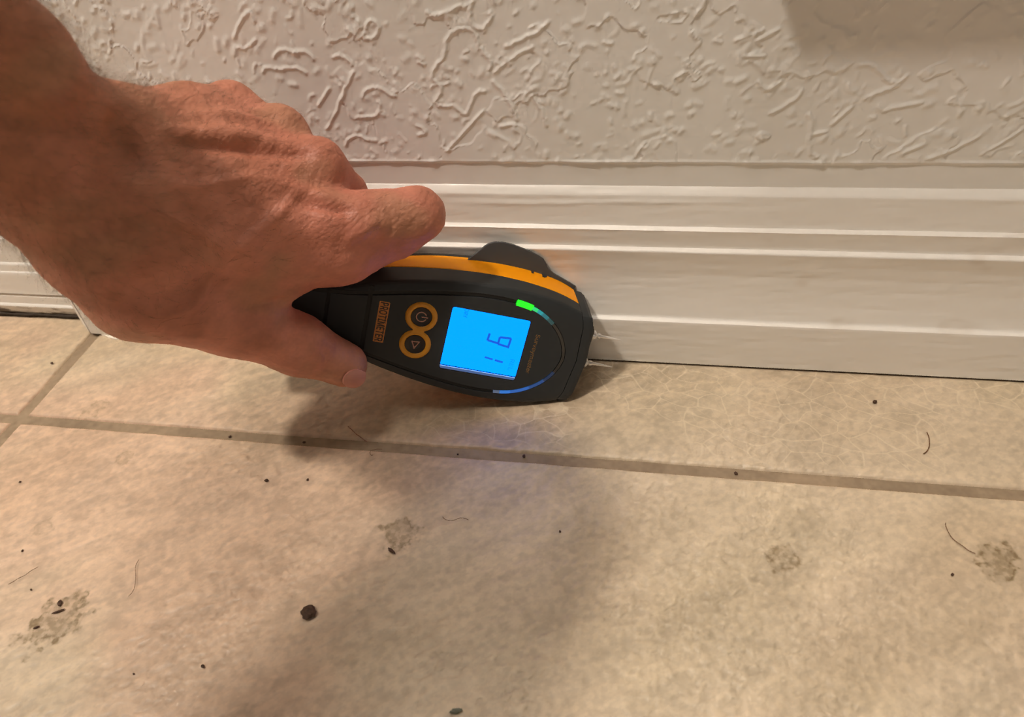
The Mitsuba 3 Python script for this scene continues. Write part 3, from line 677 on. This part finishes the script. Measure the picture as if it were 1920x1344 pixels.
LINES = [
    ([[-0.183, -0.0788, 0.1768], [-0.1667, -0.059, 0.1649], [-0.147, -0.0432, 0.1532]], 0.0042, 0.00348),
    ([[-0.1579, -0.069, 0.1506], [-0.1469, -0.0605, 0.142], [-0.1284, -0.0563, 0.1334]], 0.004, 0.00217),
    ([[-0.1826, -0.0641, 0.1761], [-0.1697, -0.0459, 0.1675], [-0.161, -0.0338, 0.1598]], 0.004, 0.00174),
    ([[-0.1647, -0.0907, 0.1283], [-0.1528, -0.0767, 0.1346], [-0.1441, -0.0604, 0.1395]], 0.0022, 0.00153),
    ([[-0.1288, -0.0653, 0.119], [-0.1208, -0.0591, 0.1213], [-0.113, -0.0517, 0.1243]], 0.003, 0.00174),
    ([[-0.1739, -0.0487, 0.1703], [-0.1704, -0.0545, 0.1684], [-0.1675, -0.0578, 0.1655]], 0.0016, 0.0013),
    ([[-0.1818, -0.1047, 0.1558], [-0.1735, -0.0957, 0.1459], [-0.1647, -0.0907, 0.1283]], 0.0022, 0.0013),
    ([[-0.1864, -0.1165, 0.1153], [-0.176, -0.1017, 0.1149], [-0.1647, -0.0907, 0.1283]], 0.0022, 0.00108),
    ([[-0.1788, -0.0922, 0.164], [-0.1675, -0.0796, 0.154], [-0.1566, -0.0668, 0.1506], [-0.1441, -0.0604, 0.1395]], 0.002, 0.00108),
    ([[-0.18, -0.0798, 0.1722], [-0.1626, -0.0615, 0.16], [-0.1382, -0.0447, 0.1487]], 0.0026, -0.00369),
    ([[-0.1454, -0.0632, 0.1391], [-0.1356, -0.0615, 0.1348], [-0.1224, -0.0569, 0.1282]], 0.0026, -0.00282),
    ([[-0.194, -0.1223, 0.1395], [-0.1801, -0.1088, 0.124], [-0.1587, -0.0852, 0.1195]], 0.008, -0.00232),
    ([[-0.1864, -0.0924, 0.1905], [-0.1858, -0.0924, 0.1767], [-0.1815, -0.0979, 0.1649]], 0.006, -0.00261),
    ([[-0.1698, -0.0392, 0.1661], [-0.1633, -0.0332, 0.1611], [-0.1579, -0.0306, 0.1583]], 0.002, -0.0013),
    ([[-0.1701, -0.0947, 0.1015], [-0.1613, -0.084, 0.0987], [-0.1551, -0.0753, 0.0941]], 0.0022, -0.00174),
    ([[-0.1179, -0.0465, 0.1312], [-0.1145, -0.0521, 0.1255], [-0.1164, -0.0566, 0.1177]], 0.0012, -0.00058),
    ([[-0.1196, -0.0488, 0.1312], [-0.1168, -0.0542, 0.1254], [-0.1183, -0.0578, 0.1184]], 0.0009, -0.00058),
    ([[-0.1133, -0.0486, 0.1274], [-0.1102, -0.0511, 0.1211], [-0.1123, -0.0535, 0.1131]], 0.0012, -0.00072),
    ([[-0.1341, -0.0545, 0.1368], [-0.1284, -0.0566, 0.133], [-0.1251, -0.0585, 0.1291]], 0.0012, -0.00043),
    ([[-0.1578, -0.0819, 0.0844], [-0.1563, -0.0853, 0.0765], [-0.1605, -0.0888, 0.0665]], 0.0013, -0.00058),
    ([[-0.1556, -0.0802, 0.0815], [-0.1537, -0.0841, 0.074], [-0.1576, -0.0879, 0.0642]], 0.001, -0.00058),
    ([[-0.147, -0.0766, 0.0712], [-0.1452, -0.0782, 0.0639], [-0.1493, -0.0817, 0.0556]], 0.0014, -0.00058),
]
def relief_lines(mesh):
    from scipy.spatial import cKDTree
    nrm = mesh.vertex_normals
    out = np.zeros(len(mesh.vertices))
    for pts, wid, hgt in LINES:
        pts = spline(pts, 60) if len(pts) > 2 else np.linspace(pts[0], pts[-1], 40)
        d, i = cKDTree(pts).query(mesh.vertices, distance_upper_bound=0.02)
        t = np.clip(i, 0, len(pts) - 1) / (len(pts) - 1)
        fade = np.clip(np.minimum(t, 1 - t) / 0.22, 0.0, 1)
        out += np.where(np.isfinite(d), hgt * fade * np.exp(-(np.where(np.isfinite(d), d, 1) / wid) ** 2), 0)
    mesh.vertices = mesh.vertices + nrm * out[:, None]
relief_lines(skin)
V0 = skin.vertices.copy()
skin.vertices = V0 + skin.vertex_normals * (0.0007 * (meshkit.fbm(V0 * 95, 3, 61) - 0.5) + 0.0005 * (meshkit.fbm(V0 * 300, 2, 63) - 0.5))[:, None]
put('person', skin, 'skin', smooth=True)
say('person', 'left hand and hairy forearm gripping the black and orange moisture meter', 'person')
# thumb nail
NAIL_C, NAIL_N, NAIL_T = np.array([-0.1372, -0.073, 0.0459]), np.array([0.7357, -0.6758, -0.0457]), np.array([0.0145, 0.0035, -0.0121])
def nail(c, nrm, along, length, width):
    nrm = nrm / np.linalg.norm(nrm)
    along = along - nrm * (along @ nrm)
    along /= np.linalg.norm(along)
    side = np.cross(nrm, along)
    r = []
    uu = np.linspace(-1, 1, 15)
    vv = np.linspace(-1, 1, 15)
    Uu, Vv = np.meshgrid(uu, vv, indexing='ij')
    tap = 1 - 0.25 * np.clip(-Uu, 0, 1) ** 2
    sx = Uu * np.sqrt(1 - 0.42 * Vv ** 2) * length / 2
    sy = Vv * np.sqrt(1 - 0.30 * Uu ** 2) * width / 2 * tap
    z = -(sy / 0.0085) ** 2 * 0.0040 - (sx / 0.0085) ** 2 * 0.0014
    top = c + sx[..., None] * along + sy[..., None] * side + (z + 0.0004)[..., None] * nrm
    low = top - nrm * 0.0010
    n = 15
    rimi = np.r_[np.arange(n), np.arange(1, n) * n + n - 1, (n - 1) * n + np.arange(n - 2, -1, -1), np.arange(n - 2, 0, -1) * n]
    N, k, R = n * n, np.arange(4 * n - 4), 4 * n - 4
    f = np.vstack([grid_faces(n, n), grid_faces(n, n)[:, ::-1] + N, np.stack([rimi, rimi + N, np.roll(rimi, -1)], -1), np.stack([np.roll(rimi, -1), rimi + N, np.roll(rimi, -1) + N], -1)])
    m = tm(np.vstack([top.reshape(-1, 3), low.reshape(-1, 3)]), f)
    if m.volume < 0:
        m.invert()
    return m
put('person__thumb_nail', nail(NAIL_C, NAIL_N, NAIL_T, 0.0125, 0.0105), 'nail_plate', smooth=40)
say('person__thumb_nail', 'pale pink thumb nail')
# hair on the forearm, wrist and back of the hand
def hairs(mesh, count):
    r = np.random.default_rng(21)
    vn, V = mesh.vertex_normals, np.asarray(mesh.vertices)
    AX = np.array(BONES['forearm_u'][-2][:3]) - np.array(BONES['forearm_u'][0][:3])
    AX /= np.linalg.norm(AX)
    wrist = np.array(BONES['mid_w'][1][:3])
    s = (V - wrist) @ AX
    back = np.array(BONES['ring'][0][:3])
    w = np.clip((0.035 - s) / 0.03, 0.0, 1.0) + 0.12 * np.exp(-np.sum((V - back) ** 2, 1) / 0.0012) + 0.9 * np.exp(-np.sum((V - np.array(BONES['metacarpal_a'][0][:3])) ** 2, 1) / 0.0016)
    w = np.where(V[:, 2] > 0.30, 0, w)
    pick = r.choice(len(V), count, p=w / w.sum())
    H2 = np.array(BONES['ring'][0][:3]) - wrist
    H2 /= np.linalg.norm(H2)
    vv, ff = [], []
    n = 0
    for i in pick:
        nn = vn[i]
        ax = AX if s[i] < 0.02 else H2
        sidew = np.cross(nn, ax)
        d = ax * r.uniform(0.5, 1.0) + sidew * r.normal(0.25, 0.45)
        d -= nn * (d @ nn)
        d /= np.linalg.norm(d)
        Lh = r.uniform(0.006, 0.0135) if s[i] < 0.0 else r.uniform(0.003, 0.0065)
        lift, curl = r.uniform(0.15, 0.75), r.normal(0, 0.5)
        t = np.linspace(0, 1, 5)[:, None]
        pts = V[i] + Lh * (d * t + nn * lift * t * (1 - 0.35 * t) + np.cross(nn, d) * curl * t * t * 0.5)
        rad = np.array([0.000032, 0.000031, 0.000028, 0.00002, 0.000007])
        a = np.cross(d, nn)
        b = nn
        ring3 = [np.cos(q) * a + np.sin(q) * b for q in (0, 2.094, 4.189)]
        vv.append((pts[:, None] + rad[:, None, None] * np.array(ring3)[None]).reshape(-1, 3))
        ff.append(grid_faces(5, 3, True) + n)
        n += 15
    return tm(np.vstack(vv), np.vstack(ff))
put('person__arm_hair', hairs(skin, 8000), 'hair')
say('person__arm_hair', 'fine brown hair on the forearm and hand', kind='stuff')
# the sleeve and shirt of the kneeling photographer, out of the picture; they shade the floor
arm_end = np.array(BONES['forearm_u'][0][:3]) * 0.5 + np.array(BONES['forearm_l'][0][:3]) * 0.5
sl = spline([arm_end + [-0.004, -0.004, 0.012], arm_end + [-0.012, -0.050, 0.075], [-0.285, -0.400, 0.470], [-0.230, -0.560, 0.620]], 30)
put('person__sleeve', tube(sl, np.r_[np.linspace(0.034, 0.041, 4), np.linspace(0.042, 0.056, 26)] * (1 + 0.05 * np.sin(np.arange(30) * 2.1)), 20), 'shirt_cloth', smooth=True)
say('person__sleeve', 'rolled shirt sleeve')
tor = trimesh.creation.icosphere(4, 1.0)
tor.vertices = tor.vertices * [0.21, 0.16, 0.30] * (1 + 0.05 * (meshkit.fbm(tor.vertices * 2.5, 3, 5)[:, None] - 0.5)) + [-0.10, -0.74, 0.55]
put('person__shirt', tor, 'shirt_cloth', smooth=True)
say('person__shirt', 'dark shirt')
#@HAND-END
# ------------------------------------------------------------------ crumbs, lint and hairs lying on the floor
def crumb(name, x, y, size, shape, b, label, cat='crumb', group=None, sd=1, rot=0.0):
    r = np.random.default_rng(sd)
    m = trimesh.creation.icosphere(4 if size > 0.0025 else (2 if size > 0.0012 else 1), 1.0)
    m.vertices *= 1 + 0.9 * (meshkit.fbm(m.vertices * 1.5 + sd * 3.1, 3, sd)[:, None] - 0.5)
    m.vertices *= np.array(shape) * size / 2
    m.apply_transform(trimesh.transformations.rotation_matrix(rot, [0, 0, 1]))
    z = 0.00005 - m.bounds[0, 2]
    zf = -0.0014 if (GY[0] + 0.0008 < y < GY[1] - 0.0008) else 0.0
    m.apply_translation([x, y, z + zf])
    k = put(name, m, b, 40)
    say(k, label, cat, group)
crumb('dirt_clump', -0.1357, -0.1702, 0.0062, (1.0, 1.0, 0.45), 'crumb_brown', 'largest dark brown clump of dirt, alone on the tile at the lower middle', 'dirt', sd=5, rot=0.4)
crumb('dirt_chip', -0.1090, -0.1358, 0.0040, (1.0, 0.38, 0.30), 'crumb_brown', 'dark jagged chip just below the round stain in front of the meter', 'dirt', sd=7, rot=-0.5)
crumb('dirt_chip', -0.2511, -0.1791, 0.0028, (0.6, 1.0, 0.4), 'crumb_brown', 'black chip at the upper edge of the stain at lower left', 'dirt', sd=9, rot=0.3)
crumb('dirt_sliver', -0.2492, -0.1828, 0.0052, (1.0, 0.16, 0.16), 'crumb_brown', 'thin dark sliver lying across the stain at lower left', 'dirt', sd=11, rot=0.55)
crumb('dirt_sliver', -0.2545, -0.1910, 0.0024, (1.0, 0.35, 0.3), 'crumb_brown', 'short dark sliver at the left tip of the stain at lower left', 'dirt', sd=12, rot=0.7)
crumb('paint_flake', -0.0640, -0.2017, 0.0042, (1.0, 0.45, 0.45), 'crumb_grey', 'grey-green flake at the bottom edge of the picture', 'flake', sd=13, rot=0.35)
for i, (x, y, s, lab) in enumerate([
        (-0.1760, -0.0750, 0.0017, 'dark crumb on the grout line below the thumb'), (-0.2193, -0.0748, 0.0015, 'dark crumb on the grout line, leftmost of the three there'), (-0.0581, -0.0732, 0.0018, 'dark crumb on the grout line in front of the screen'),
        (0.0450, -0.0739, 0.0018, 'black crumb on the grout line at the right'), (-0.1851, -0.1028, 0.0019, 'dark crumb on the tile, left one of the pair below the thumb'), (-0.1640, -0.1000, 0.0014, 'dark crumb on the tile, right one of the pair below the thumb'),
        (-0.1713, -0.1978, 0.0017, 'small dark crumb near the bottom edge, left of the large clump'), (-0.1990, -0.2045, 0.0009, 'tiny crumb at the bottom edge, leftmost there'), (0.1286, -0.1201, 0.0014, 'dark crumb left of the stain at the right edge'),
        (-0.0345, -0.1168, 0.0012, 'tiny black crumb on the bare tile between the two round stains'), (-0.3619, -0.0283, 0.0020, 'brown crumb on the tile left of the upright grout line'), (0.1163, -0.0210, 0.0022, 'brown crumb near the baseboard at the right'),
        (-0.2878, -0.1558, 0.0012, 'tiny crumb above the straight hair at the left'), (-0.2694, -0.1744, 0.0010, 'tiny crumb below the straight hair at the left'), (-0.0920, -0.0750, 0.0012, 'tiny crumb on the grout line right of the curled hair'), (-0.3182, -0.1171, 0.0012, 'tiny crumb near the left edge below the grout line')]):
    crumb('crumb', x, y, s, (1.0, 0.75, 0.6), 'crumb_brown', lab, 'crumb', sd=20 + i, rot=i * 0.9)
def lint(name, pts, r, b, label, cat='hair'):
    p = spline([(x, y, 0.0007) for x, y in pts], 26)
    p[:, 2] += 0.0004 * np.sin(np.linspace(0, 7, 26)) ** 2
    k = put(name, tube(p, r, 5), b, True)
    say(k, label, cat)
lint('hair_strand', [(-0.2265, -0.1537), (-0.2226, -0.1631), (-0.2203, -0.1683), (-0.2208, -0.1722)], 0.00011, 'fibre', 'long brown hair bent at its lower end, right of the lower left stain')
lint('hair_strand', [(-0.2736, -0.1632), (-0.2771, -0.1681), (-0.2819, -0.1734)], 0.00013, 'fibre', 'straight brown hair slanting near the left edge')
lint('hair_strand', [(-0.1318, -0.0768), (-0.1351, -0.0776), (-0.1371, -0.0786), (-0.1372, -0.0803), (-0.1352, -0.0814)], 0.00013, 'fibre', 'small curled hair just below the grout line')
lint('hair_strand', [(0.1366, -0.0402), (0.1363, -0.0465), (0.1344, -0.0518), (0.1318, -0.0545)], 0.00022, 'fibre', 'hooked brown hair on the tile by the wall at the right')
lint('hair_strand', [(0.1321, -0.0942), (0.1323, -0.1006), (0.1345, -0.1044), (0.1400, -0.1090)], 0.00016, 'fibre', 'brown hair running into the stain at the right edge')
lint('hair_strand', [(-0.0902, -0.1149), (-0.0848, -0.1165), (-0.0820, -0.1152), (-0.0775, -0.1155)], 0.00012, 'fibre', 'wavy pale hair right of the round stain in front of the meter')
lint('lint_thread', [(-0.1552, -0.0630), (-0.1500, -0.0672), (-0.1412, -0.0728)], 0.00020, 'pink_fibre', 'pinkish thread crossing to the grout line below the meter', 'thread')

# ------------------------------------------------------------------ lamps, one of them an added fill, and the shelf above the frame
def lamp(pos, r, L, name, label):
    n, base = 0, name
    while name + '__diffuser' in scene:
        n += 1
        name = f'{base}_{n:03d}'
    d = trimesh.creation.cylinder(r, 0.012, sections=40)
    d.apply_translation([pos[0], pos[1], pos[2] - 0.006])
    scene[name + '__diffuser'] = mikit.ply(d, 'lamp_metal', 40, emitter={'type': 'area', 'sampling_weight': 6.0, 'radiance': {'type': 'rgb', 'value': list(L)}})
    ring = ring_solid([(r + 0.001, -0.014), (r + 0.018, -0.012), (r + 0.022, 0.0), (r + 0.022, 2.4 - pos[2]), (r + 0.001, 2.4 - pos[2])])
    ring.apply_translation(pos)
    put(name + '__trim_ring', ring, 'lamp_metal', 40)
    say(name, label, 'ceiling light')
lamp(TOP_POS, TOP_R, TOP_L, 'ceiling_dome_light', 'large round ceiling light close to the wall')
lamp(KEY_POS, KEY_R, KEY_L, 'ceiling_downlight', 'small round ceiling downlight further out in the room')
globe = trimesh.creation.icosphere(3, FILL_R)  # unseen globe on a pole, added to brighten the wall from the front
globe.apply_translation(FILL_POS)
scene['added_fill_lamp__globe_shade'] = mikit.ply(globe, 'lamp_metal', True, emitter={'type': 'area', 'sampling_weight': 4.0, 'radiance': {'type': 'rgb', 'value': list(FILL_L)}})
put('added_fill_lamp__pole', lathe([(0.01, 0.0), (0.14, 0.002), (0.14, 0.018), (0.02, 0.03), (0.012, 0.05), (0.012, FILL_POS[2] - FILL_R + 0.004), (0.01, FILL_POS[2] - FILL_R + 0.006)]).apply_translation([FILL_POS[0], FILL_POS[1], 0]), 'lamp_metal', 30)
say('added_fill_lamp', 'unseen globe lamp behind the photographer, added as fill light for the wall', 'lamp')
put('trim_3', box([0.024, -0.0155, 0.236], [0.9, 0.0132, 0.256]), 'shelf_paint')
say('trim_3', 'shallow white ledge on the wall above the view', kind='structure')
